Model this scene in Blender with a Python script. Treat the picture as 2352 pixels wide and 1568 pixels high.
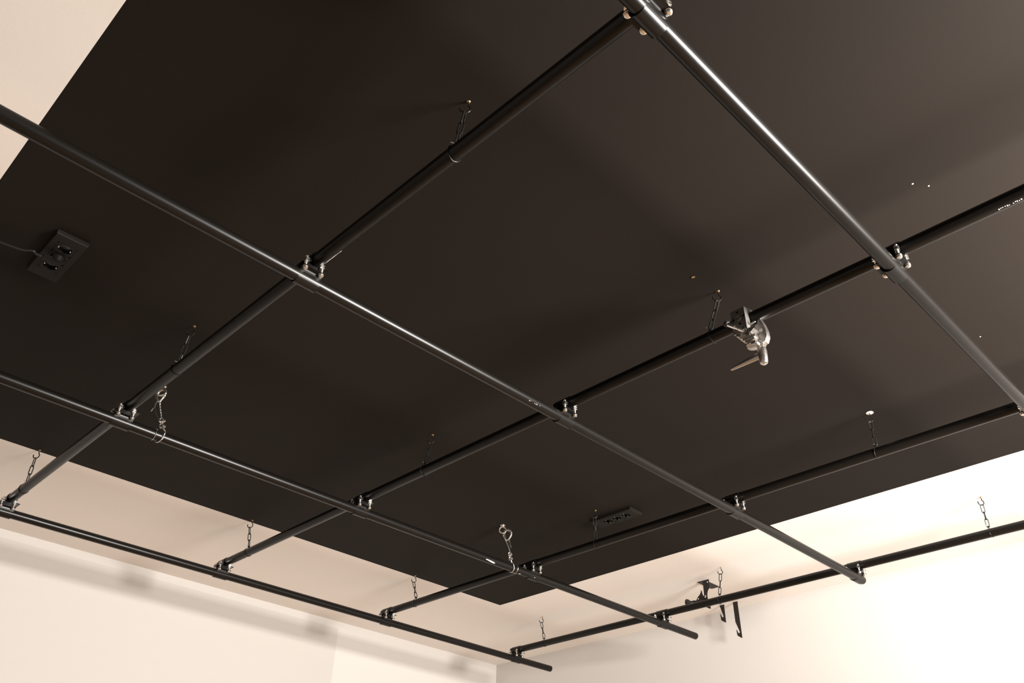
import bpy, bmesh, math, random
from mathutils import Vector, Matrix

for o in list(bpy.data.objects):
    bpy.data.objects.remove(o)
scene = bpy.context.scene
COL = scene.collection
random.seed(4)

# ------------------------------------------------------------------ camera, light, exposure
S = 0.72            # survey units -> metres
EYE = 1.5           # camera height above the floor


def W(x, y, z):
    """survey point (camera at the origin) -> world metres"""
    return Vector((x * S, y * S, z * S + EYE))


cam_data = bpy.data.cameras.new('camera')
cam = bpy.data.objects.new('camera', cam_data)
COL.objects.link(cam)
cam_data.sensor_width = 36.0
cam_data.lens = 1956.505 / 2352 * 36.0
cam_data.clip_start = 0.02
rot = Matrix(((0.70674906, -0.4153555, -0.57270025),
              (-0.70711394, -0.38925559, -0.59031344),
              (0.02226316, 0.8221678, -0.56880969)))
cam.matrix_world = Matrix.Translation((0, 0, EYE)) @ rot.to_4x4()
scene.camera = cam

world = bpy.data.worlds.new('world')
scene.world = world
world.use_nodes = True
world.node_tree.nodes['Background'].inputs[0].default_value = (0.02, 0.017, 0.014, 1)
world.node_tree.nodes['Background'].inputs[1].default_value = 0.0

scene.view_settings.view_transform = 'Standard'
scene.view_settings.look = 'None'
scene.view_settings.gamma = 1.0
scene.view_settings.use_curve_mapping = False
scene.view_settings.exposure = 0.0


def area_light(name, loc, aim, sx, sy, power, color):
    ld = bpy.data.lights.new(name, 'AREA')
    ld.shape = 'RECTANGLE'
    ld.size, ld.size_y = sx, sy
    ld.energy = power
    ld.color = color
    o = bpy.data.objects.new(name, ld)
    COL.objects.link(o)
    o.location = loc
    d = Vector(aim) - Vector(loc)
    o.rotation_euler = d.to_track_quat('-Z', 'Y').to_euler()
    return o


# studio softbox on a stand behind the viewer's right shoulder
KEY = area_light('softbox_light', W(3.05, -1.6, 1.05), W(3.1, 2.0, 2.2), 0.95, 0.55, 445.0, (1.0, 0.94, 0.885))

# ------------------------------------------------------------------ survey numbers
ZL, ZU, ZC = 1.7947, 1.8682, 2.0700          # lower pipes, upper pipes, ceiling
LY = {1: 5.0016, 2: 3.5515, 3: 2.1106, 4: 0.6639}
UX = {1: 1.0818, 2: 2.3791, 3: 3.6882, 4: 5.0083}
R = 0.024 * S                                 # pipe radius, metres
HZ = Vector((0.7068, -0.7074, 0.0))           # horizontal, left to right as the viewer sees it


# ------------------------------------------------------------------ materials
def mat(name, color, rough=0.5, metal=0.0, spec=0.5, bump=0.0, scale=60.0, vary=0.0, rough_vary=0.0, stretch=None):
    m = bpy.data.materials.new(name)
    m.use_nodes = True
    nt = m.node_tree
    b = nt.nodes['Principled BSDF']
    b.inputs['Base Color'].default_value = (*color, 1)
    b.inputs['Roughness'].default_value = rough
    b.inputs['Metallic'].default_value = metal
    b.inputs['Specular IOR Level'].default_value = spec
    if bump or vary or rough_vary:
        tc = nt.nodes.new('ShaderNodeTexCoord')
        mp = nt.nodes.new('ShaderNodeMapping')
        if stretch:
            mp.inputs['Scale'].default_value = stretch
        nz = nt.nodes.new('ShaderNodeTexNoise')
        nz.inputs['Scale'].default_value = scale
        nz.inputs['Detail'].default_value = 4
        nt.links.new(tc.outputs['Object'], mp.inputs[0])
        nt.links.new(mp.outputs[0], nz.inputs['Vector'])
        if vary:
            mx = nt.nodes.new('ShaderNodeMix')
            mx.data_type = 'RGBA'
            mx.inputs[6].default_value = (*[c * (1 - vary) for c in color], 1)
            mx.inputs[7].default_value = (*[min(1, c * (1 + vary)) for c in color], 1)
            nt.links.new(nz.outputs['Fac'], mx.inputs[0])
            nt.links.new(mx.outputs[2], b.inputs['Base Color'])
        if rough_vary:
            mr = nt.nodes.new('ShaderNodeMapRange')
            mr.inputs[3].default_value = max(0.02, rough - rough_vary)
            mr.inputs[4].default_value = rough + rough_vary
            nt.links.new(nz.outputs['Fac'], mr.inputs[0])
            nt.links.new(mr.outputs[0], b.inputs['Roughness'])
        if bump:
            bp = nt.nodes.new('ShaderNodeBump')
            bp.inputs['Strength'].default_value = bump
            bp.inputs['Distance'].default_value = 0.002
            nt.links.new(nz.outputs['Fac'], bp.inputs['Height'])
            nt.links.new(bp.outputs[0], b.inputs['Normal'])
    return m


M = {
    'ceiling': mat('white_ceiling_paint', (0.82, 0.785, 0.745), 0.8, bump=0.06, scale=120, vary=0.015, spec=0.3),
    'wall': mat('white_wall_paint', (0.545, 0.525, 0.50), 0.75, bump=0.05, scale=90, vary=0.015, spec=0.3),
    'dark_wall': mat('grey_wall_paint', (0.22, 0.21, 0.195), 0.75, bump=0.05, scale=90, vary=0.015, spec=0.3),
    'black_wall': mat('charcoal_wall_paint', (0.05, 0.046, 0.042), 0.75, bump=0.05, scale=90, vary=0.02, spec=0.3),
    'panel': mat('pale_panel', (0.475, 0.455, 0.43), 0.6, vary=0.01, scale=8, spec=0.3),
    'black_paint': mat('black_ceiling_paint', (0.0112, 0.0086, 0.0068), 0.68, bump=0.05, scale=140, vary=0.05, spec=0.085),
    'pipe': mat('black_pipe_paint', (0.0045, 0.0038, 0.0032), 0.31, bump=0.010, scale=420, rough_vary=0.03, spec=0.22),
    'saddle': mat('black_clamp_steel', (0.005, 0.0045, 0.004), 0.30, bump=0.012, scale=300, rough_vary=0.04, spec=0.25),
    'zinc': mat('zinc_plated_steel', (0.78, 0.76, 0.72), 0.30, 1.0, bump=0.1, scale=300, rough_vary=0.08),
    'alloy': mat('cast_alloy', (0.56, 0.53, 0.50), 0.33, 1.0, bump=0.12, scale=220, rough_vary=0.08),
    'alloy_dull': mat('sandblasted_alloy', (0.24, 0.23, 0.215), 0.5, 1.0, bump=0.15, scale=300, rough_vary=0.06),
    'chrome': mat('bright_chrome', (0.85, 0.83, 0.80), 0.16, 1.0, vary=0.03),
    'black_metal': mat('blackened_steel', (0.006, 0.0055, 0.005), 0.38, bump=0.03, scale=240, spec=0.3),
    'brass': mat('brass', (0.60, 0.40, 0.19), 0.3, 1.0, vary=0.08, scale=90),
    'black_plastic': mat('black_plastic', (0.0095, 0.008, 0.0068), 0.55, bump=0.02, scale=300, spec=0.12),
    'dark_recess': mat('recess_shade_plastic', (0.003, 0.003, 0.003), 0.25, vary=0.05),  # near-black tone puts the shade of holes and recesses into the colour
    'black_rubber': mat('black_rubber', (0.006, 0.006, 0.006), 0.6, bump=0.05, scale=200),
    'cable': mat('black_cable_sheath', (0.010, 0.010, 0.010), 0.25, vary=0.05),
    'rope': mat('wire_rope_steel', (0.62, 0.60, 0.56), 0.32, 1.0, vary=0.15, scale=400),
    'white_mark': mat('white_chip_hole_light', (0.85, 0.80, 0.74), 0.7, vary=0.04, scale=300),  # chips and pale marks; also paints the light in the bracket's openings
    'ink': mat('pale_printed_ink', (0.60, 0.54, 0.47), 0.6, vary=0.1, scale=500),
    'bracket': mat('dark_grey_powder_coat', (0.014, 0.011, 0.0095), 0.5, bump=0.05, scale=220, spec=0.3),
}


def wood_floor():
    m = bpy.data.materials.new('oak_floor')
    m.use_nodes = True
    nt = m.node_tree
    b = nt.nodes['Principled BSDF']
    b.inputs['Roughness'].default_value = 0.45
    tc = nt.nodes.new('ShaderNodeTexCoord')
    br = nt.nodes.new('ShaderNodeTexBrick')
    br.inputs['Scale'].default_value = 1.0
    br.inputs['Brick Width'].default_value = 1.2
    br.inputs['Row Height'].default_value = 0.14
    br.inputs['Mortar Size'].default_value = 0.002
    br.inputs['Color1'].default_value = (0.54, 0.33, 0.17, 1)
    br.inputs['Color2'].default_value = (0.486, 0.29, 0.146, 1)
    br.inputs['Mortar'].default_value = (0.10, 0.055, 0.03, 1)
    nz = nt.nodes.new('ShaderNodeTexNoise')
    nz.inputs['Scale'].default_value = 6
    mp = nt.nodes.new('ShaderNodeMapping')
    mp.inputs['Scale'].default_value = (1, 14, 1)
    mx = nt.nodes.new('ShaderNodeMix')
    mx.data_type = 'RGBA'
    mx.blend_type = 'MULTIPLY'
    mx.inputs[0].default_value = 0.25
    nt.links.new(tc.outputs['Object'], br.inputs['Vector'])
    nt.links.new(tc.outputs['Object'], mp.inputs[0])
    nt.links.new(mp.outputs[0], nz.inputs['Vector'])
    nt.links.new(br.outputs['Color'], mx.inputs[6])
    nt.links.new(nz.outputs['Color'], mx.inputs[7])
    nt.links.new(mx.outputs[2], b.inputs['Base Color'])
    return m


M['floor'] = wood_floor()


# ------------------------------------------------------------------ mesh helpers
def frame(d):
    d = Vector(d).normalized()
    a = Vector((0, 0, 1)) if abs(d.z) < 0.9 else Vector((1, 0, 0))
    u = d.cross(a).normalized()
    return u, d.cross(u).normalized(), d


class MB:
    def __init__(s):
        s.bm = bmesh.new()

    def ring(s, c, u, v, ru, rv=None, n=16):
        rv = ru if rv is None else rv
        c = Vector(c)
        return [s.bm.verts.new(c + u * (ru * math.cos(2 * math.pi * i / n)) + v * (rv * math.sin(2 * math.pi * i / n)))
                for i in range(n)]

    def bridge(s, a, b):
        n = len(a)
        for i in range(n):
            s.bm.faces.new((a[i], a[(i + 1) % n], b[(i + 1) % n], b[i]))

    def cap(s, a):
        s.bm.faces.new(a)

    def lathe(s, p0, axis, prof, n=20, closed=True):
        """prof: list of (distance along axis, radius)"""
        u, v, d = frame(axis)
        rs = [s.ring(Vector(p0) + d * t, u, v, max(r, 1e-5), n=n) for t, r in prof]
        for a, b in zip(rs, rs[1:]):
            s.bridge(a, b)
        if closed:
            s.cap(list(reversed(rs[0])))
            s.cap(rs[-1])
        return s

    def cyl(s, p0, p1, r0, r1=None, n=20, bev=0.0):
        p0, p1 = Vector(p0), Vector(p1)
        r1 = r0 if r1 is None else r1
        L = (p1 - p0).length
        prof = [(0, r0), (L, r1)]
        if bev:
            prof = [(0, r0 - bev), (bev, r0), (L - bev, r1), (L, r1 - bev)]
        return s.lathe(p0, p1 - p0, prof, n)

    def tube(s, pts, r, n=10, closed=False, caps=True):
        pts = [Vector(p) for p in pts]
        m = len(pts)
        rad = r if isinstance(r, (list, tuple)) else [r] * m
        tan = []
        for i in range(m):
            if closed:
                t = pts[(i + 1) % m] - pts[i - 1]
            else:
                t = pts[min(i + 1, m - 1)] - pts[max(i - 1, 0)]
            tan.append(t.normalized())
        u, v, _ = frame(tan[0])
        rs = []
        for i in range(m):
            if i:
                q = tan[i - 1].rotation_difference(tan[i])
                u = q @ u
            u = (u - tan[i] * u.dot(tan[i])).normalized()
            v = tan[i].cross(u)
            rs.append(s.ring(pts[i], u, v, rad[i], n=n))
        for a, b in zip(rs, rs[1:]):
            s.bridge(a, b)
        if closed:
            # match the last ring to the first by the nearest vertex
            a, b = rs[-1], rs[0]
            k = min(range(n), key=lambda j: (b[j].co - a[0].co).length)
            s.bridge(a, b[k:] + b[:k])
        elif caps:
            s.cap(list(reversed(rs[0])))
            s.cap(rs[-1])
        return s

    def box(s, c, size, rotm=None):
        c = Vector(c)
        h = Vector(size) / 2
        vs = []
        for sx in (-1, 1):
            for sy in (-1, 1):
                for sz in (-1, 1):
                    p = Vector((sx * h.x, sy * h.y, sz * h.z))
                    if rotm is not None:
                        p = rotm @ p
                    vs.append(s.bm.verts.new(c + p))
        for f in ((0, 1, 3, 2), (4, 6, 7, 5), (0, 4, 5, 1), (2, 3, 7, 6), (0, 2, 6, 4), (1, 5, 7, 3)):
            s.bm.faces.new([vs[i] for i in f])
        return s

    def prism(s, outline, depth):
        """outline: list of 3-D points of a flat polygon, extruded by the vector depth"""
        depth = Vector(depth)
        a = [s.bm.verts.new(Vector(p)) for p in outline]
        b = [s.bm.verts.new(Vector(p) + depth) for p in outline]
        s.cap(list(reversed(a)))
        s.cap(b)
        s.bridge(a, b)
        return s

    def sweep(s, prof, p0, vec):
        """closed 2-D-like profile (3-D points) swept along vec"""
        return s.prism([Vector(p0) + Vector(p) for p in prof], vec)

    def bevel(s, w, seg=2, ang=35):
        es = [e for e in s.bm.edges if len(e.link_faces) == 2 and e.calc_face_angle(0) > math.radians(ang)]
        bmesh.ops.bevel(s.bm, geom=es, offset=w, segments=seg, affect='EDGES', clamp_overlap=True)
        return s

    def build(s, name, material, parent=None, at=(0, 0, 0), smooth=35):
        bmesh.ops.recalc_face_normals(s.bm, faces=s.bm.faces)
        bmesh.ops.translate(s.bm, verts=s.bm.verts, vec=-Vector(at))
        me = bpy.data.meshes.new(name)
        s.bm.to_mesh(me)
        s.bm.free()
        if smooth:
            me.shade_smooth()
            me.set_sharp_from_angle(angle=math.radians(smooth))
        for m_ in (material if isinstance(material, (list, tuple)) else [material]):
            me.materials.append(m_)
        o = bpy.data.objects.new(name, me)
        COL.objects.link(o)
        if parent is not None:
            o.parent = parent
        else:
            o.location = at
        return o


def tag(o, label=None, cat=None, group=None, kind=None):
    if label:
        o['label'] = label
    if cat:
        o['category'] = cat
    if group:
        o['group'] = group
    if kind:
        o['kind'] = kind
    return o


def thing(name, loc, label, cat, group=None):
    o = bpy.data.objects.new(name, None)
    o.empty_display_size = 0.05
    COL.objects.link(o)
    o.location = loc
    return tag(o, label, cat, group)


def copy_tree(o, parent=None):
    c = o.copy()
    COL.objects.link(c)
    if parent is not None:
        c.parent = parent
    for ch in list(o.children):
        copy_tree(ch, c)
    return c


def arc(c, u, v, r, a0, a1, n):
    return [Vector(c) + u * (r * math.cos(math.radians(a0 + (a1 - a0) * i / n))) +
            v * (r * math.sin(math.radians(a0 + (a1 - a0) * i / n))) for i in range(n + 1)]


# ------------------------------------------------------------------ the room
RX0, RX1, RY0, RY1 = -1.04, 5.80, -4.2, 6.07
BX0, BX1, BY0, BY1 = 0.201, 4.556, -3.0, 4.750


def slab(mb, x0, x1, y0, y1, z0, z1):
    a, b = W(x0, y0, z0), W(x1, y1, z1)
    mb.box((a + b) / 2, b - a)


zt = ZC + 0.14
mb = MB()
slab(mb, RX0 - .1, BX0, RY0 - .1, RY1 + .1, ZC, zt)
slab(mb, BX1, RX1 + .1, RY0 - .1, RY1 + .1, ZC, zt)
slab(mb, BX0, BX1, BY1, RY1 + .1, ZC, zt)
slab(mb, BX0, BX1, RY0 - .1, BY0, ZC, zt)
ceiling = mb.build('ceiling', M['ceiling'], smooth=0)
tag(ceiling, 'white ceiling with a large black painted rectangle', 'ceiling', kind='structure')
mb = MB()
slab(mb, BX0, BX1, BY0, BY1, ZC, zt)
field = mb.build('painted_field', M['black_paint'], ceiling, smooth=0)
tag(field, 'large black painted rectangle')
for sx, sy, r in ((2.344, 0.526, .0026), (2.390, 0.492, .0022), (3.389, 0.705, .0022)):
    mb = MB()
    p = W(sx, sy, ZC)
    mb.lathe(p + Vector((0, 0, .0005)), (0, 0, -1), [(0, r), (.001, r * .9), (.0016, r * .4)], 10)
    tag(mb.build('paint_speck', M['white_mark'], ceiling), 'tiny white speck on black paint')

FZ = -EYE / S
mb = MB()
slab(mb, RX0 - .1, RX1 + .1, RY0 - .1, RY1 + .1, FZ - .1, FZ)
tag(mb.build('floor', M['floor'], smooth=0), 'brown wooden plank floor', 'floor', kind='structure')
for nm, a in (('wall_far', (RX0 - .1, RX1 + .1, RY1, RY1 + .1)), ('wall_near', (RX0 - .1, RX1 + .1, RY0 - .1, RY0)),
              ('wall_left', (RX0 - .1, RX0, RY0, RY1)), ('wall_right', (RX1, RX1 + .1, RY0, RY1))):
    mb = MB()
    slab(mb, *a, FZ, ZC)
    lab = {'wall_far': 'white far wall behind the pale panel', 'wall_near': 'charcoal wall behind the viewer',
           'wall_left': 'grey wall on the left side', 'wall_right': 'white right wall behind the hanging hooks'}[nm]
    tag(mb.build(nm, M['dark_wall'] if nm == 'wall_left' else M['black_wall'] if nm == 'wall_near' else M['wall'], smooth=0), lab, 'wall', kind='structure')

mb = MB()
slab(mb, 0.25, 3.981, RY1 - .010, RY1, -1.1, 2.012)
pan = mb.bevel(.0015, 1).build('wall_panel', M['panel'], at=W(2.1, RY1, -1.1), smooth=0)
tag(pan, 'large pale flat rectangular panel fixed to the far wall, lower left', 'panel')

# ------------------------------------------------------------------ pipes
L_END = {1: 5.398, 2: 5.388, 3: 5.062, 4: 5.40}


def pipe(name, p0, p1, label, group):
    p0, p1 = Vector(p0), Vector(p1)
    mb = MB()
    u, v, d = frame(p1 - p0)
    L = (p1 - p0).length
    n = 48
    prof = [(0, R - .003), (0, R - .001), (.001, R), (L - .001, R), (L, R - .001), (L, R - .003)]
    rs = [mb.ring(p0 + d * t, u, v, r, n=n) for t, r in prof]
    inner = [mb.ring(p0 + d * t, u, v, R - .003, n=n) for t in (L - .06, .06)]
    for a, b in zip(rs, rs[1:]):
        mb.bridge(a, b)
    mb.bridge(rs[-1], inner[0])
    mb.cap(inner[0])
    mb.bridge(inner[1], rs[0])
    mb.cap(inner[1])
    o = mb.build(name, M['pipe'], at=p0)
    return tag(o, label, 'pipe', group)


LP, UP = {}, {}
lab = {1: 'black steel lower pipe farthest away, running alongside the far wall',
       2: 'black steel lower pipe held up by two silver safety cables',
       3: 'black steel lower pipe whose end stops at the clamp by the right wall',
       4: 'black steel lower pipe nearest the viewer, with the widest bright streak, upper right'}
for i in LY:
    LP[i] = pipe('steel_pipe', W(-0.42, LY[i], ZL), W(L_END[i], LY[i], ZL), lab[i], 'lower row of pipes')
lab = {1: 'black steel upper pipe farthest left, running to the left edge',
       2: 'black steel upper pipe gripped by the silver lever clamp',
       3: 'black steel upper pipe passing beside the ceiling socket without a plug',
       4: 'black steel upper pipe nearest the right wall, in front of the hanging hooks'}
for i in UX:
    UP[i] = pipe('steel_pipe', W(UX[i], -0.55, ZU), W(UX[i], LY[1] + .066, ZU), lab[i], 'upper row of pipes')


def on_pipe(axis_pt, axis, t, ang, dr=.0003):
    """point on a pipe: t along the axis, ang from 'down' towards the viewer's side"""
    axis = Vector(axis)
    side = Vector((-1, 0, 0)) if abs(axis.y) > .5 else Vector((0, -1, 0))
    a = math.radians(ang)
    nrm = Vector((0, 0, -1)) * math.cos(a) + side * math.sin(a)
    return Vector(axis_pt) + axis * t + nrm * (R + dr), nrm


def patch(mb, axis_pt, axis, outline):
    """thin raised chip on a pipe; outline in (t along, angle)"""
    top = [mb.bm.verts.new(on_pipe(axis_pt, axis, t, a, .0005)[0]) for t, a in outline]
    bot = [mb.bm.verts.new(on_pipe(axis_pt, axis, t, a, -.0008)[0]) for t, a in outline]
    mb.cap(top)
    mb.cap(list(reversed(bot)))
    mb.bridge(bot, top)


# white chip on the pipe with the safety cables
mb = MB()
ap = W(0, LY[2], ZL)
patch(mb, ap, (1, 0, 0), [(x * S, a) for x, a in ((3.262, 52), (3.275, 57), (3.30, 54), (3.325, 50), (3.341, 42), (3.338, 34),
                                                  (3.325, 31), (3.305, 36), (3.28, 44), (3.265, 48))])
tag(mb.build('paint_chip', M['white_mark'], LP[2], at=LP[2].location), 'white chip in black paint')
mb = MB()
patch(mb, ap, (1, 0, 0), [(3.552 * S, 20), (3.560 * S, 22), (3.564 * S, 16), (3.556 * S, 12), (3.549 * S, 15)])
tag(mb.build('paint_chip', M['ink'], LP[2], at=LP[2].location), 'small pale chip')
mb = MB()
patch(mb, ap, (1, 0, 0), [(3.672 * S, 47), (3.678 * S, 49), (3.680 * S, 43), (3.674 * S, 41)])
tag(mb.build('paint_chip', M['ink'], LP[2], at=LP[2].location), 'small pale chip')


def marking(pipe_o, ax_pt, axis, t0, t1, ang, n, rows=3, size=.0011, seed=1):
    """rows of printed dots along a pipe"""
    rnd = random.Random(seed)
    mb = MB()
    for k in range(n):
        t = t0 + (t1 - t0) * k / (n - 1)
        for r_ in range(rows):
            if rnd.random() < .45:
                continue
            a = ang + (r_ - (rows - 1) / 2) * 5.5
            p, nr = on_pipe(ax_pt, axis, t + rnd.uniform(-.0006, .0006), a, -.0002)
            mb.lathe(p, nr, [(0, size), (.0005, size * .8)], 6)
    tag(mb.build('printed_marking', M['ink'], pipe_o, at=pipe_o.location), 'row of pale printed dots')


marking(UP[1], W(UX[1], 0, ZU), (0, 1, 0), 1.965 * S, 2.06 * S, -52, 26, 3, .0010, 2)
marking(UP[2], W(UX[2], 0, ZU), (0, 1, 0), 0.262 * S, 0.327 * S, 12, 12, 2, .0014, 5)
marking(LP[3], W(0, LY[3], ZL), (1, 0, 0), 2.131 * S, 2.2 * S, 48, 10, 2, .0010, 7)


# ------------------------------------------------------------------ crossover clamps
def saddle_profile(rin, th, half, flange_z, flange_out):
    """U profile in (a, z): half pipe below, flanges at flange_z going outwards (a). Returned as closed 2-D outline"""
    ro = rin + th
    out = []
    out.append((-flange_out, flange_z))
    out.append((-flange_out, flange_z - th))
    out.append((-ro - .003, flange_z - th))
    out.append((-ro - .0008, flange_z - th - .001))
    out.append((-ro, flange_z - th - .003))
    for k in range(25):
        a = math.pi + math.pi * k / 24
        out.append((ro * math.cos(a), ro * math.sin(a)))
    out.append((ro, flange_z - th - .003))
    out.append((ro + .0008, flange_z - th - .001))
    out.append((ro + .003, flange_z - th))
    out.append((flange_out, flange_z - th))
    out.append((flange_out, flange_z))
    out.append((rin, flange_z))
    for k in range(25):
        a = 2 * math.pi - math.pi * k / 24
        out.append((rin * math.cos(a), rin * math.sin(a)))
    out.append((-rin, flange_z))
    return out


DZ = (ZU - ZL) * S
HALF = 0.030
FOUT = 0.034
BOLT = [(sx * .0225, sy * .0265) for sx in (-1, 1) for sy in (-1, 1)]


def make_coupler():
    root = thing('pipe_clamp', (0, 0, 0), 'clamp', 'clamp', 'crossover clamps')
    pr = saddle_profile(R + .0003, .0022, HALF, R, FOUT)
    mb = MB()
    mb.sweep([(0, a, z) for a, z in pr], (-HALF, 0, 0), (2 * HALF, 0, 0))
    mb.build('lower_saddle', M['saddle'], root)
    mb = MB()
    mb.sweep([(a, 0, DZ - z) for a, z in pr], (0, -HALF, 0), (0, 2 * HALF, 0))
    mb.build('upper_saddle', M['saddle'], root).location.x = .007
    mb = MB()
    mb.box((0, 0, DZ / 2), (.036, .040, DZ - 2 * R - .0004))
    mb.bevel(.002, 2)
    mb.build('spacer_block', M['saddle'], root)
    for k, (bx, by) in enumerate(BOLT):
        mb = MB()
        zf = R - .0022
        # domed hexagon head below the lower flange
        mb.lathe((bx, by, zf), (0, 0, -1), [(0, .0075), (.0012, .0075), (.0014, .0066), (.0052, .0066), (.0066, .0050), (.0070, .0020)], 18)
        # threaded shank up to above the upper flange
        zt_ = DZ - R + .013
        prof = [(0, .0034)]
        t = 0.0
        L = zt_ - zf
        while t < L - .0012:
            prof += [(t + .0004, .0036), (t + .0008, .0030)]
            t += .0010
        prof += [(L, .0030)]
        mb.lathe((bx, by, zf), (0, 0, 1), prof, 12)
        # square nuts either side of the upper flange
        rz = Matrix.Rotation(math.radians(12 + 31 * k), 3, 'Z')
        mb.box((bx, by, DZ - R - .0021), (.0110, .0110, .0036), rz)
        mb.box((bx, by, DZ - R + .0048), (.0105, .0105, .0040), rz)
        mb.build('bolt', M['zinc'], root)
    return root


LTAG = {1: 'the farthest lower pipe', 2: 'the safety-cabled lower pipe', 3: 'the second nearest lower pipe', 4: 'the nearest lower pipe'}
UTAG = {1: 'the leftmost upper pipe', 2: 'the silver-clamped upper pipe', 3: 'the third upper pipe', 4: 'the right wall pipe'}
proto = None
for i in (1, 2, 3, 4):
    for j in (1, 2, 3, 4):
        if (i, j) == (4, 4):
            continue
        if proto is None:
            proto = make_coupler()
            c = proto
        else:
            c = copy_tree(proto)
        c.location = W(UX[j], LY[i], ZL) + Vector((-.007, .003, 0))
        c['label'] = 'black bolted crossover clamp where ' + LTAG[i] + ' meets ' + UTAG[j]

# ------------------------------------------------------------------ hooks and chains
HANG = [(1, 1.088, 1.339, 1.375, 75), (1, 1.086, 3.047, 3.097, 90), (1, 1.072, 4.727, 4.794, 90),
        (2, 2.391, 1.317, 1.367, 30), (2, 2.398, 3.033, 3.046, 20), (2, 2.362, 4.714, 4.724, 80),
        (3, 3.675, 1.325, 1.340, -20), (3, 3.672, 3.032, 3.053, 15), (3, 3.689, 4.727, 4.697, 20),
        (4, 4.982, 1.308, 1.323, -25), (4, 4.971, 3.020, 3.077, -10), (4, 4.981, 4.700, 4.706, 5)]
ORD = {0: 'nearest', 1: 'middle', 2: 'farthest'}
UNAME = {1: 'the leftmost upper pipe', 2: 'the silver-clamped upper pipe', 3: 'the third upper pipe', 4: 'the right wall pipe'}
UP_V = Vector((0, 0, 1))
HR = .0115        # hook bowl radius
HOFF = -.006      # bowl centre, sideways from the shank
HDROP = .024      # bowl centre below the ceiling


def make_hook():
    root = thing('screw_hook', (0, 0, 0), 'hook', 'hook', 'ceiling screw hooks')
    c = HZ * HOFF - UP_V * HDROP
    bowl = arc(c, HZ, UP_V, HR, 58, -200, 30)
    pts = [UP_V * .006, UP_V * 0, UP_V * -.004, UP_V * -.008 + HZ * .0000]
    mb = MB()
    mb.tube(pts + bowl, .0019, 10)
    mb.build('hook_wire', M['black_metal'], root)
    mb = MB()
    mb.lathe((0, 0, .001), (0, 0, -1), [(0, .0040), (.0014, .0044), (.0024, .0036), (.0034, .0026), (.0070, .0023)], 14)
    tag(mb.build('brass_collar', M['brass'], root), 'brass collar')
    return root


def link_pts(c, d, w, outer, width, wr):
    """stadium of wire: centre c, long axis d, flat axis w"""
    hl = outer / 2 - wr
    hr = width / 2 - wr
    pts = []
    for k in range(13):
        a = math.pi * k / 12
        pts.append(c + d * (hl - hr + hr * math.sin(a)) + w * (hr * math.cos(a)))
    for k in range(13):
        a = math.pi + math.pi * k / 12
        pts.append(c + d * (-(hl - hr) + hr * math.sin(a)) + w * (hr * math.cos(a)))
    return pts


hook0 = make_hook()
for n_, (j, hx, hy, by, twist) in enumerate(HANG):
    k = n_ % 3
    h = hook0 if n_ == 0 else copy_tree(hook0)
    loc = W(hx, hy, ZC)
    h.location = loc
    h['label'] = 'black open screw hook in the ceiling above %s, %s of three' % (UNAME[j], ORD[k])
    if j == 3 and k == 0:
        mb = MB()
        mb.lathe(loc + Vector((0, 0, .0005)), (0, 0, -1), [(0, .012), (.0012, .0125), (.0022, .010), (.0024, .006)], 18)
        tag(mb.build('wall_plug', M['white_mark'], h, at=loc), 'pale plug collar')
    top = loc + HZ * HOFF - UP_V * (HDROP + HR)
    axis_pt = W(UX[j], by, ZU)
    tie = axis_pt + UP_V * (R + .010)
    # nudge the tie towards the hook so the chain hangs as the photo shows
    d = (top - tie)
    Lc = d.length
    d.normalize()
    root = thing('hanging_chain', axis_pt + UP_V * R,
                 'short black chain holding up %s, %s of its three' % (UNAME[j], ORD[k]), 'chain', 'chains holding the upper pipes')
    at = root.location.copy()
    wr = .0018
    pitch = (Lc + .000) / 3
    side0 = (HZ - d * HZ.dot(d)).normalized()
    side1 = d.cross(side0)
    for q in range(3):
        c = top - d * (pitch * (q + .5))
        a = math.radians(twist + 90 * q + (7 if q == 1 else 0))
        w = side0 * math.cos(a) + side1 * math.sin(a)
        mb = MB()
        mb.tube(link_pts(c, d, w, pitch + 4 * wr, .0150, wr), wr, 10, closed=True)
        mb.build('chain_link', M['black_metal'], root, at=at)
    # wire binding around the pipe, drawn up into the last link
    rr = R + .0013
    pts = []
    h_ = (tie - axis_pt).length
    a0 = math.degrees(math.acos(rr / h_))
    ux = Vector((1, 0, 0))
    skew = Vector((0, -.006 if n_ % 2 else .006, 0))
    pts.append(tie)
    for a in range(0, 25):
        ang = math.radians(90 - a0 - (360 - 2 * a0) * a / 24)
        f = abs(a / 24 - .5) * 2
        pts.append(axis_pt + ux * (rr * math.cos(ang)) + UP_V * (rr * math.sin(ang)) + skew * (1 - f))
    mb = MB()
    mb.tube(pts, .0011, 8, closed=True)
    mb.lathe(tie - UP_V * .004, UP_V, [(0, .0015), (.002, .0034), (.005, .0036), (.0075, .0018)], 10)
    mb.tube(arc(tie + UP_V * -.001, HZ, UP_V, .0042, 0, 330, 12), .0012, 8)
    mb.build('binding_wire', M['black_metal'], root, at=at)
    mb = MB()
    tl = .012 if j < 3 else .007
    mb.tube([tie + HZ * .002 + UP_V * .001, tie - HZ * .003 + UP_V * .0025, tie - HZ * tl + UP_V * .0062], [.0016, .0013, .0008], 8)
    mb.lathe(tie + UP_V * .0008, HZ, [(-.003, .0018), (.0, .0026), (.003, .0018)], 10)
    tag(mb.build('wire_tail', M['zinc'], root, at=at), 'bright twisted wire end')


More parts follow.
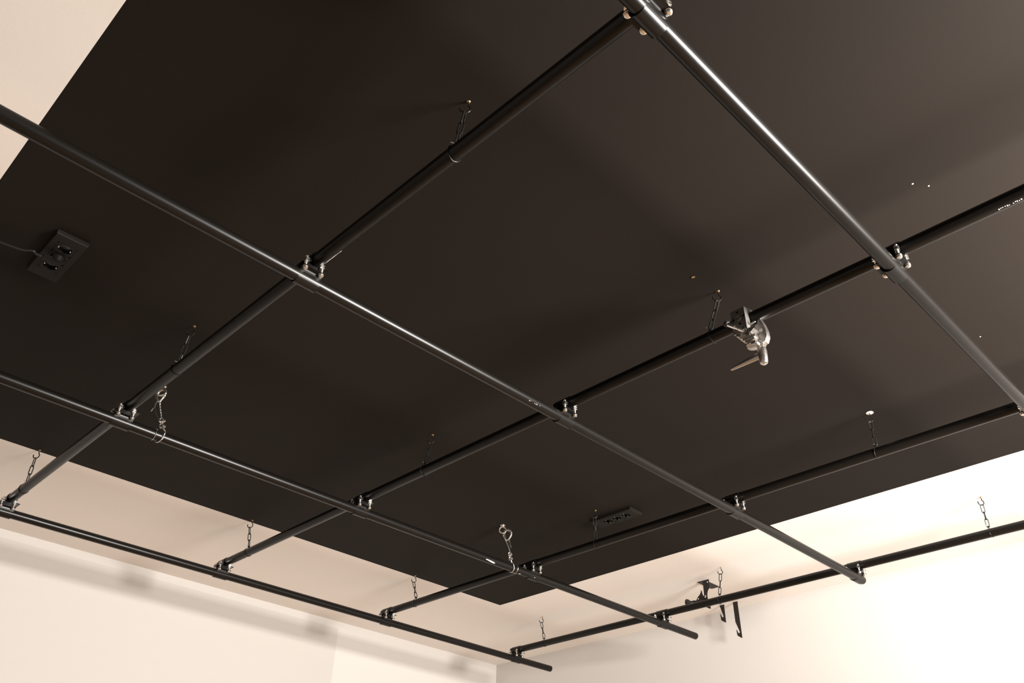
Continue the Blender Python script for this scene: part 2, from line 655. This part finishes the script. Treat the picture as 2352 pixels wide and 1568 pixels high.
# ------------------------------------------------------------------ safety cables
def helix_rope(mb, pts, r):
    """wire rope: a core with six strands laid around it"""
    pts = [Vector(p) for p in pts]
    # resample
    ds = [0]
    for a, b in zip(pts, pts[1:]):
        ds.append(ds[-1] + (b - a).length)
    N = max(12, int(ds[-1] / .0009))

    def at_(t):
        for i in range(len(ds) - 1):
            if t <= ds[i + 1] or i == len(ds) - 2:
                f = (t - ds[i]) / max(1e-9, ds[i + 1] - ds[i])
                return pts[i].lerp(pts[i + 1], min(max(f, 0), 1))
    P = [at_(ds[-1] * i / N) for i in range(N + 1)]
    T = [(P[min(i + 1, N)] - P[max(i - 1, 0)]).normalized() for i in range(N + 1)]
    u, v, _ = frame(T[0])
    strands = [[] for _ in range(6)]
    for i in range(N + 1):
        if i:
            u = T[i - 1].rotation_difference(T[i]) @ u
        u = (u - T[i] * u.dot(T[i])).normalized()
        v = T[i].cross(u)
        for k in range(6):
            a = 2 * math.pi * (k / 6 + ds[-1] * i / N / .014)
            strands[k].append(P[i] + (u * math.cos(a) + v * math.sin(a)) * (r * .62))
    mb.tube(P[::2] if len(P) > 8 else P, r * .5, 6)
    for s_ in strands:
        mb.tube(s_[::2], r * .40, 6)


def smooth_path(pts, n=8):
    pts = [Vector(p) for p in pts]
    out = []
    for i in range(len(pts) - 1):
        p0 = pts[max(i - 1, 0)]
        p1, p2 = pts[i], pts[i + 1]
        p3 = pts[min(i + 2, len(pts) - 1)]
        for k in range(n):
            t = k / n
            out.append(.5 * ((2 * p1) + (p2 - p0) * t + (2 * p0 - 5 * p1 + 4 * p2 - p3) * t * t + (3 * p1 - p0 - 3 * p2 + p3) * t ** 3))
    out.append(pts[-1])
    return out


def safety(xe, xr, xp, flip, lab_e, lab_c):
    """xe: eye on the ceiling, xr: rope at its clip, xp: wraps on the pipe (survey x)"""
    y = LY[2]
    f = -1 if flip else 1
    e = W(xe, y + .055, ZC)
    eye = thing('eye_bolt', e, lab_e, 'eye bolt', 'ceiling eye bolts')
    mb = MB()
    mb.lathe(e + UP_V * .001, -UP_V, [(0, .011), (.0025, .011), (.003, .006), (.008, .005)], 18)
    cc = e - UP_V * .022
    mb.tube(arc(cc, HZ, UP_V, .0145, 0, 360, 28)[:-1], .0032, 10, closed=True)
    mb.build('ring', M['zinc'], eye, at=e)
    root_loc = W(xp, y, ZL) + UP_V * R
    root = thing('safety_cable', root_loc, lab_c, 'cable', 'safety cables')
    # thimble: grooved teardrop hung in the ring
    tc = W(xe - .010 * f, y + .02, ZC) - UP_V * .046
    nrm = HZ.cross(UP_V)
    side = (HZ * .95 + nrm * .3).normalized()
    tear = [tc + side * (.0155 * math.sin(a)) + UP_V * (.0175 * math.cos(a) - (0.010 * max(0, -math.cos(a)) ** 3))
            for a in [2 * math.pi * k / 32 for k in range(32)]]
    mb = MB()
    mb.tube(tear, .0034, 10, closed=True)
    mb.build('thimble', M['zinc'], root, at=root_loc)
    # rope round the thimble and down to the pipe
    low = W(xr, y, ZL) + UP_V * .075
    clip1 = W(xr + .006 * f, y - .01, ZL) + UP_V * .049
    clip2 = W(xr + .010 * f, y - .02, ZL) + UP_V * .030
    rim = [tc + side * (.0195 * math.sin(a) * f) + UP_V * (.0215 * math.cos(a)) for a in
           [math.radians(g) for g in range(-140, 131, 15)]]
    ropeA = smooth_path(rim + [tc + side * .006 * f - UP_V * .032, low, clip1, clip2], 4)
    mb = MB()
    helix_rope(mb, ropeA, .0023)
    # two wraps round the pipe
    ax = W(xp, y, ZL)
    rr = R + .0028
    wrap = [clip2]
    for k in range(0, 31):
        a = math.radians(62 - 330 * k / 30)
        wrap.append(ax + Vector((1, 0, 0)) * (f * (.012 - .022 * k / 30)) - Vector((0, 1, 0)) * (rr * math.cos(a)) + UP_V * (rr * math.sin(a)))
    helix_rope(mb, smooth_path(wrap, 2), .0023)
    mb.build('wire_rope', M['rope'], root, at=root_loc)
    # thinner return wrap
    mb = MB()
    wrap2 = []
    for k in range(0, 33):
        a = math.radians(100 - 300 * k / 32)
        wrap2.append(ax + Vector((1, 0, 0)) * (f * (-.020 + .004 * k / 32)) - Vector((0, 1, 0)) * ((rr - .001) * math.cos(a)) + UP_V * ((rr - .001) * math.sin(a)))
    mb.tube(wrap2, .0012, 8)
    mb.build('loose_strand', M['rope'], root, at=root_loc)
    # U-bolt clips
    for c in (clip1 + UP_V * .004, clip2 + UP_V * .001):
        mb = MB()
        mb.tube([c + HZ * .006 - UP_V * .004 + nrm * .004] + arc(c + nrm * .004, HZ, UP_V, .006, 0, 180, 10) +
                [c - HZ * .006 - UP_V * .004 + nrm * .004], .0018, 8)
        mb.box(c - UP_V * .004, (.012, .012, .006), Matrix.Rotation(math.radians(45), 3, 'Z'))
        mb.lathe(c + HZ * .007 + nrm * -.002, (nrm * -1), [(0, .0042), (.004, .0042), (.0048, .003)], 6)
        mb.build('rope_clip', M['zinc'], root, at=root_loc)
    # loose tail with a black end
    mb = MB()
    t0 = tc - UP_V * .026 - side * .008 * f
    tail = smooth_path([t0, t0 - UP_V * .018 - HZ * .004 * f, t0 - UP_V * .038 - HZ * .010 * f], 5)
    mb.tube(tail, .0013, 8)
    tail2 = smooth_path([t0, t0 - UP_V * .03 + HZ * .001, clip1 - HZ * .006 * f], 5)
    mb.tube(tail2, .0009, 8)
    tag(mb.build('rope_tail', M['rope'], root, at=root_loc), 'thin frayed rope tails')
    mb = MB()
    mb.cyl(tail[5] + UP_V * .008, tail[5] - UP_V * .008, .0030, n=12, bev=.001)
    tag(mb.build('end_sleeve', M['black_rubber'], root, at=root_loc), 'black heat-shrink sleeve')


safety(1.222, 1.232, 1.250, False, 'silver eye bolt in black ceiling at left, holding the left safety cable',
       'silver wire rope safety cable at left, wrapped around its pipe')
safety(3.462, 3.472, 3.497, True, 'silver eye bolt in black ceiling near the black corner, holding the right safety cable',
       'silver wire rope safety cable near the black corner, wrapped around its pipe')


# ------------------------------------------------------------------ lever clamp on the second upper pipe
def lever_clamp():
    base = W(UX[2], 0, ZU)
    y0 = .876
    at = base + Vector((0, y0, -R))
    root = thing('lever_clamp', at, 'silver cast metal lever clamp gripping an upper pipe, handle hanging below', 'clamp')

    def P(x, y, z):
        return base + Vector((x, y, z)) * .001

    # body: C-shaped side profile (x, z) extruded along the pipe
    mb = MB()
    prof = [(-38, 19), (-22, 22), (-8, 27), (8, 28), (20, 24), (25, 14), (27, 3), (22, 2), (19, 8)]
    for k in range(0, 9):                       # inside of the jaw hugging the pipe
        a = math.radians(30 + 150 * k / 8)
        prof.append((18.0 * math.cos(a), 18.0 * math.sin(a)))
    prof += [(-17.6, -6), (-16, -20), (-20, -40), (-24, -52), (-38, -54)]
    mb.prism([P(x, 856, z) for x, z in prof], Vector((0, .041, 0)))
    mb.bevel(.0014, 2, 25)
    mb.build('body', M['alloy_dull'], root, at=at)
    # stepped serrated jaw under the body
    mb = MB()
    for (xa, xb, ya, yb, za, zb) in ((-34, 4, 862, 895, -50, -40), (-33, 6, 850, 892, -60, -50), (-31, 8, 856, 884, -70, -61),
                                     (-30, 8, 842, 878, -78, -70), (-28, 6, 846, 873, -84, -78)):
        a, b = P(xa, ya, za), P(xb, yb, zb)
        mb.box((a + b) / 2, b - a, None)
    mb.bevel(.0012, 1)
    for yy in (852, 884):
        mb.prism([P(-36, yy, -50), P(-36, yy - 13, -58), P(-36, yy - 2, -66), P(-36, yy + 8, -58)], Vector((.040, 0, 0)))
    mb.build('serrated_jaw', M['alloy'], root, at=at)
    # round foot with the pressure pad
    mb = MB()
    mb.lathe(P(-12, 860, -82), (0, 0, -1), [(0, .013), (.004, .017), (.010, .018), (.014, .016), (.016, .010)], 22)
    mb.box(P(-24, 850, -94), (.012, .012, .008))
    mb.build('jaw_foot', M['alloy'], root, at=at)
    # fan shaped moving jaw
    mb = MB()
    fan = [(834, -14), (827, -32), (822, -55), (822, -74), (829, -88), (840, -90), (849, -78), (853, -58), (856, -40), (848, -30), (842, -20)]
    mb.prism([P(-6, y, z) for y, z in fan], Vector((.018, 0, 0)))
    mb.bevel(.004, 4, 12)
    mb.prism([P(-6.6, y, z) for y, z in ((822, -73), (852, -71), (853, -76), (823, -78))], Vector((.0015, 0, 0)))
    jaw = mb.build('moving_jaw', M['alloy'], root, at=at)
    mb = MB()
    mb.lathe(P(-5.5, 836, -52), (-1, 0, 0), [(0, .0056), (.001, .0054), (.0014, .003)], 20)
    tag(mb.build('badge', M['white_mark'], jaw, at=at), 'pale round badge')
    mb = MB()
    mb.box(P(2, 846, -12), (.018, .014, .030), Matrix.Rotation(math.radians(15), 3, 'X'))
    mb.bevel(.002, 1)
    tag(mb.build('rubber_pad', M['black_rubber'], root, at=at), 'black rubber pad between jaw and pipe')
    # discs proud of the face, their dark colour painting the shade of holes
    for y, z, r, tri in ((876, -10, 4.2, 1), (877, 9, 3.4, 0), (860, -9, 3.6, 0), (891, -10, 3.6, 0), (874, -29, 3.4, 0)):
        mb = MB()
        if tri:
            u, v = Vector((0, 1, 0)), UP_V
            mb.tube(arc(P(-38.2, y, z), u, v, .0068, 0, 360, 24)[:-1], .0010, 8, closed=True)
        mb.lathe(P(-37.5, y, z), (-1, 0, 0), [(0, r * .001), (.0011, r * .001), (.0012, r * .0008)], 18)
        tag(mb.build('hole_shade_disc', M['dark_recess'] if not tri else M['alloy_dull'], root, at=at), 'disc painted as a shaded round hole')
    # stud: bright hexagonal bar slanting across the face
    mb = MB()
    a, b = P(-44, 862, -60), P(-52, 905, -21)
    mb.lathe(a, b - a, [(0, .0040), (.003, .0060), (.016, .0062), (.018, .0054), (.028, .0056), (.030, .0066), (.050, .0066), (.056, .0058)], 10)
    stud = mb.build('stud', M['chrome'], root, at=at, smooth=20)
    mb = MB()
    d = (b - a).normalized()
    mb.lathe(b - d * .001, d, [(-.004, .0085), (.0, .0092), (.004, .0088), (.0055, .006)], 20)
    tag(mb.build('stud_cap', M['black_rubber'], stud, at=at), 'black stud cap')
    mb = MB()
    mb.cyl(P(-40, 866, -52), P(-44, 862, -60), .0075, n=16, bev=.001)
    mb.build('stud_seat', M['black_metal'], root, at=at)
    # locking pin
    mb = MB()
    mb.cyl(P(-22, 858, -34), P(-22, 838, -30), .0026, n=14, bev=.001)
    mb.build('locking_pin', M['chrome'], root, at=at)
    # screw, washer, ratchet handle
    mb = MB()
    mb.cyl(P(2, 843, -84), P(2, 843, -100), .0048, n=16)
    mb.lathe(P(2, 843, -91), (0, 0, -1), [(0, .0095), (.0022, .0105), (.0028, .0105), (.0032, .007)], 20)
    mb.build('clamp_screw', M['chrome'], root, at=at)
    mb = MB()
    q = P(0, 845, -99)
    mb.lathe(q, (0, 0, -1), [(0, .0095), (.003, .0112), (.012, .0122), (.030, .0118), (.044, .0108), (.047, .0098)], 24)
    a, b = P(-3, 852, -121), P(-5, 934, -128)
    dd = (b - a).normalized()
    n_ = 9
    rings = []
    up = UP_V
    sd = dd.cross(up).normalized()
    for k in range(n_):
        t = k / (n_ - 1)
        c = a.lerp(b, t)
        rings.append(mb.ring(c, sd, up, .0062 * (1 - .35 * t), .0105 * (1 - .62 * t), 16))
    tip = mb.ring(b + dd * .003, sd, up, .0022, .0022, 16)
    rings.append(tip)
    for r0, r1 in zip(rings, rings[1:]):
        mb.bridge(r0, r1)
    mb.cap(list(reversed(rings[0])))
    mb.cap(rings[-1])
    h = mb.build('lever_handle', M['alloy'], root, at=at)
    mb = MB()
    mb.lathe(P(0, 845, -145), (0, 0, -1), [(0, .0075), (.003, .0078), (.0045, .006), (.0046, .0035), (.0062, .0033)], 20)
    mb.build('handle_screw', M['chrome'], h, at=at)
    return root


lever_clamp()


# ------------------------------------------------------------------ ceiling sockets
def socket_module(mb_ins, mb_rec, mb_pin, c, w, l, z0, r=.0195, depth=.009, recess=True):
    """square insert with a round well; c centre at the insert's lower face (world), w in x, l in y"""
    c = Vector(c)
    n = 32
    ring_t, sq = [], []
    for k in range(n):
        a = 2 * math.pi * (k + .5) / n
        x, y = math.cos(a), math.sin(a)
        m_ = max(abs(x), abs(y))
        sq.append(mb_ins.bm.verts.new(c + Vector((x / m_ * w / 2, y / m_ * l / 2, 0))))
        ring_t.append(mb_ins.bm.verts.new(c + Vector((x * r, y * r, 0))))
    sq2 = [mb_ins.bm.verts.new(v.co + Vector((0, 0, .004))) for v in sq]
    mb_ins.bridge(sq, ring_t)
    mb_ins.bridge(sq2, sq)
    if recess:
        mb_rec.lathe(c + Vector((0, 0, 0)), (0, 0, 1), [(0, r), (.0006, r - .0006), (depth, r - .0015), (depth, .001)], n, closed=False)
        for s_ in (-1, 1):
            mb_rec.lathe(c + Vector((0, s_ * .0095, depth - .0002)), (0, 0, -1), [(0, .003), (.0003, .003), (.0004, .0005)], 12)
        mb_pin.box(c + Vector((r - .004, 0, .004)), (.0026, .005, .007))
        mb_pin.box(c + Vector((-(r - .004), 0, .004)), (.0026, .005, .007))


def ceiling_socket(cx, cy, label, plugged, insert_off):
    at = W(cx, cy, ZC)
    root = thing('ceiling_socket', at, label, 'socket', 'ceiling sockets')
    H = .013
    PW, PL = .083, .222
    IW, IL = .050, .147
    # frame: rectangular ring with a chamfered edge
    mb = MB()

    def rect(w, l, z, oy=0.0):
        return [mb.bm.verts.new(at + Vector((sx * w / 2, sy * l / 2 + oy, z))) for sx, sy in ((-1, -1), (1, -1), (1, 1), (-1, 1))]
    r0 = rect(PW, PL, .0005)
    r1 = rect(PW, PL, -H + .003)
    r2 = rect(PW - .004, PL - .004, -H)
    r3 = rect(IW, IL, -H, insert_off)
    r4 = rect(IW, IL, -H + .005, insert_off)
    for a, b in ((r0, r1), (r1, r2), (r2, r3), (r3, r4)):
        mb.bridge(a, b)
    mb.cap(r0)
    mb.build('cover_plate', M['black_plastic'], root, at=at, smooth=20)
    for k in (-1, 0, 1):
        ins, rec, pin = MB(), MB(), MB()
        c = at + Vector((0, k * .049 + insert_off, -H - .0002))
        has_plug = plugged and k == 0
        socket_module(ins, rec, pin, c, IW - .0012, .0478, -H)
        o = ins.build('socket_insert', M['black_plastic'], root, at=at, smooth=20)
        rec.build('well', M['dark_recess'], o, at=at)
        tag(pin.build('earth_contact', M['zinc'], o, at=at), 'metal earth contacts')
    return root, at


sa, sa_at = ceiling_socket(0.498, 3.000, 'black three-way ceiling socket at left with a plug in its middle outlet', True, -.006)
sb, sb_at = ceiling_socket(3.820, 3.000, 'black three-way ceiling socket without a plug, beside the third upper pipe', False, -.006)

# plug and lead in the left socket
pc = sa_at + Vector((0, -.006, -.013))
plug = thing('power_plug', pc, 'black angled plug with lead, in the middle outlet of the left ceiling socket', 'plug')
mb = MB()
mb.lathe(pc + UP_V * .007, -UP_V, [(0, .0180), (.007, .0182), (.010, .0172), (.016, .0150), (.022, .0120), (.025, .007)], 28)
mb.prism([pc + Vector((.012, -.009, -.006)), pc + Vector((.012, .009, -.006)), pc + Vector((-.034, .0075, -.010)), pc + Vector((-.034, -.0075, -.010))],
         Vector((0, 0, -.013)))
mb.bevel(.0015, 2, 40)
mb.build('plug_body', M['black_plastic'], plug, at=pc)
mb = MB()
prof = []
for k in range(9):
    prof += [(k * .0022, .0052 - k * .0002), (k * .0022 + .0012, .0052 - k * .0002), (k * .0022 + .0013, .0042 - k * .0002), (k * .0022 + .0021, .0042 - k * .0002)]
mb.lathe(pc + Vector((-.033, 0, -.0165)), Vector((-1, .02, -.02)), prof, 16)
mb.build('strain_relief', M['black_rubber'], plug, at=pc)
mb = MB()
s0 = pc + Vector((-.050, .0004, -.0168))
lead = smooth_path([s0, W(.412, 2.984, ZC - .040), W(.386, 3.000, ZC - .043), W(.343, 3.012, ZC - .042), W(.30, 3.026, ZC - .036), W(.20, 3.05, ZC - .014),
                    W(.10, 3.07, ZC - .006), W(-.3, 3.10, ZC - .006)], 8)
mb.tube(lead, .0029, 10)
mb.build('lead', M['cable'], plug, at=pc)

# ------------------------------------------------------------------ brass screw sunk in the black ceiling
sp = W(2.252, 1.337, ZC)
scr = thing('sunk_screw', sp, 'small brass screw sunk in the black ceiling, above the silver-clamped pipe', 'screw')
mb = MB()
mb.tube(arc(sp - UP_V * .0002, Vector((1, 0, 0)), Vector((0, 1, 0)), .0056, 0, 360, 24)[:-1], .0012, 8, closed=True)  # raised dark ring paints the shade of the recess around the screw
mb.build('recess_shade_ring', M['dark_recess'], scr, at=sp)
mb = MB()
mb.lathe(sp + UP_V * .0004, -UP_V, [(0, .0046), (.0012, .0044), (.0022, .0030), (.0018, .0014)], 18)
mb.build('screw_head', M['brass'], scr, at=sp)


# ------------------------------------------------------------------ hanging backdrop hooks by the right wall
def yz(x, pts):
    return [W(x, y, z) for y, z in pts]


TH = Vector((.003, 0, 0))


def hook_plate(name, x, top_l, top_r, bot_r, bot_l, tip, slot, slot_r, diag, label):
    """flat steel hook hanging in a plane of constant x; all (y, z) in survey units"""
    at = W(x, (top_l + top_r) / 2, ZC)
    root = thing(name, at, label, 'hook', 'hanging backdrop hooks')
    sy, sz = slot
    slot_pts = []
    for k in range(9):
        a = math.radians(0 - 180 * k / 8)
        slot_pts.append((sy - slot_r * math.cos(a), sz + slot_r * math.sin(a)))
    # outline runs down the right edge, round the foot, up the tip, into the slot and up the slanted edge
    out = [(top_l, ZC), (top_r, ZC), bot_r, (bot_r[0] + .006, bot_r[1] + .002), bot_l, (bot_l[0] + .003, bot_l[1] + .012), tip]
    out += [(tip[0] - .004, tip[1] - .004)] + list(reversed(slot_pts)) + [diag]
    mb = MB()
    mb.prism(yz(x, out), TH)
    mb.build('hook_blade', M['bracket'], root, at=at, smooth=20)
    mb = MB()
    c = W(x, (top_l + top_r) / 2, ZC) + Vector((.007, 0, -.0016))
    mb.box(c, (.010, (top_l - top_r) * S * .8, .003))
    mb.build('mounting_tab', M['bracket'], root, at=at, smooth=0)
    return root


hook_plate('backdrop_hook', 5.66, 3.491, 3.452, (3.452, 1.935), (3.488, 1.957), (3.494, 2.010), (3.474, 1.985), .0075, (3.489, 2.064),
           'shorter flat black hook hanging from the ceiling by the right wall')
hook_plate('backdrop_hook', 5.66, 3.373, 3.335, (3.332, 1.800), (3.367, 1.822), (3.372, 1.868), (3.353, 1.846), .0075, (3.372, 1.925),
           'longest flat black hook hanging from the ceiling, rightmost by the right wall')

bx = 5.115
bat = W(bx, 3.25, ZC)
br_ = thing('backdrop_bracket', bat, 'black ceiling bracket with knob and hook, partly hidden behind the right wall pipe', 'bracket', 'hanging backdrop hooks')
mb = MB()
p = [W(bx - .002, 3.312, ZC), W(bx - .002, 3.246, ZC), W(5.292, 3.248, ZC), W(5.292, 3.311, ZC)]
mb.prism(p, Vector((0, 0, -.003)))
mb.build('ceiling_plate', M['bracket'], br_, at=bat, smooth=0)
mb = MB()
stem = [(3.268, ZC), (3.218, ZC), (3.218, 2.012), (3.226, 2.004), (3.236, 1.992), (3.243, 1.972), (3.244, 1.945), (3.240, 1.915), (3.228, 1.885),
        (3.228, 1.863), (3.234, 1.866), (3.258, 1.879), (3.264, 1.90), (3.268, 1.94)]
mb.prism(yz(bx, stem), TH)
mb.build('hook_blade', M['bracket'], br_, at=bat, smooth=20)
for (hy, hz, hw, hh) in ((3.229, 2.052, .008, .006), (3.258, 1.955, .006, .018)):  # white plates paint the light showing through the stem's hole and slot
    mb = MB()
    c = W(bx, hy, hz) + Vector((-.0004, 0, 0))
    mb.box(c, (.0012, hw * S, hh * S), Matrix.Rotation(math.radians(18), 3, 'X'))
    mb.bevel(.0005, 1)
    tag(mb.build('slot_light_plate', M['white_mark'], br_, at=bat), 'white plate painting the light in an opening of the blade')
mb = MB()
tri = [(3.276, 1.972), (3.281, 2.002), (3.287, 1.985), (3.300, 1.970), (3.312, 1.962), (3.325, 1.947), (3.325, 1.925), (3.262, 1.915), (3.264, 1.955)]
mb.prism(yz(bx - .012, tri), Vector((.006, 0, 0)))
mb.bevel(.001, 1)
gus = mb.build('gusset', M['bracket'], br_, at=bat, smooth=20)
mb = MB()
mb.lathe(W(bx - .012, 3.310, 1.947) + Vector((.0004, 0, 0)), (-1, 0, 0), [(0, .0034), (.0009, .0032), (.0011, .001)], 14)  # white disc paints the light showing through the gusset's hole
tag(mb.build('hole_light_disc', M['white_mark'], gus, at=bat), 'white disc painting the light in a hole')
mb = MB()
k0 = W(bx - .006, 3.31, 1.934)
kd = Vector((0, 1, .10)).normalized()
mb.lathe(k0, kd, [(0, .0050), (.026, .0046), (.028, .0062), (.034, .0062), (.036, .0044), (.050, .0046), (.056, .0090), (.064, .0140), (.070, .0165), (.074, .0165), (.077, .014)], 24)
mb.build('knob', M['black_rubber'], br_, at=bat)
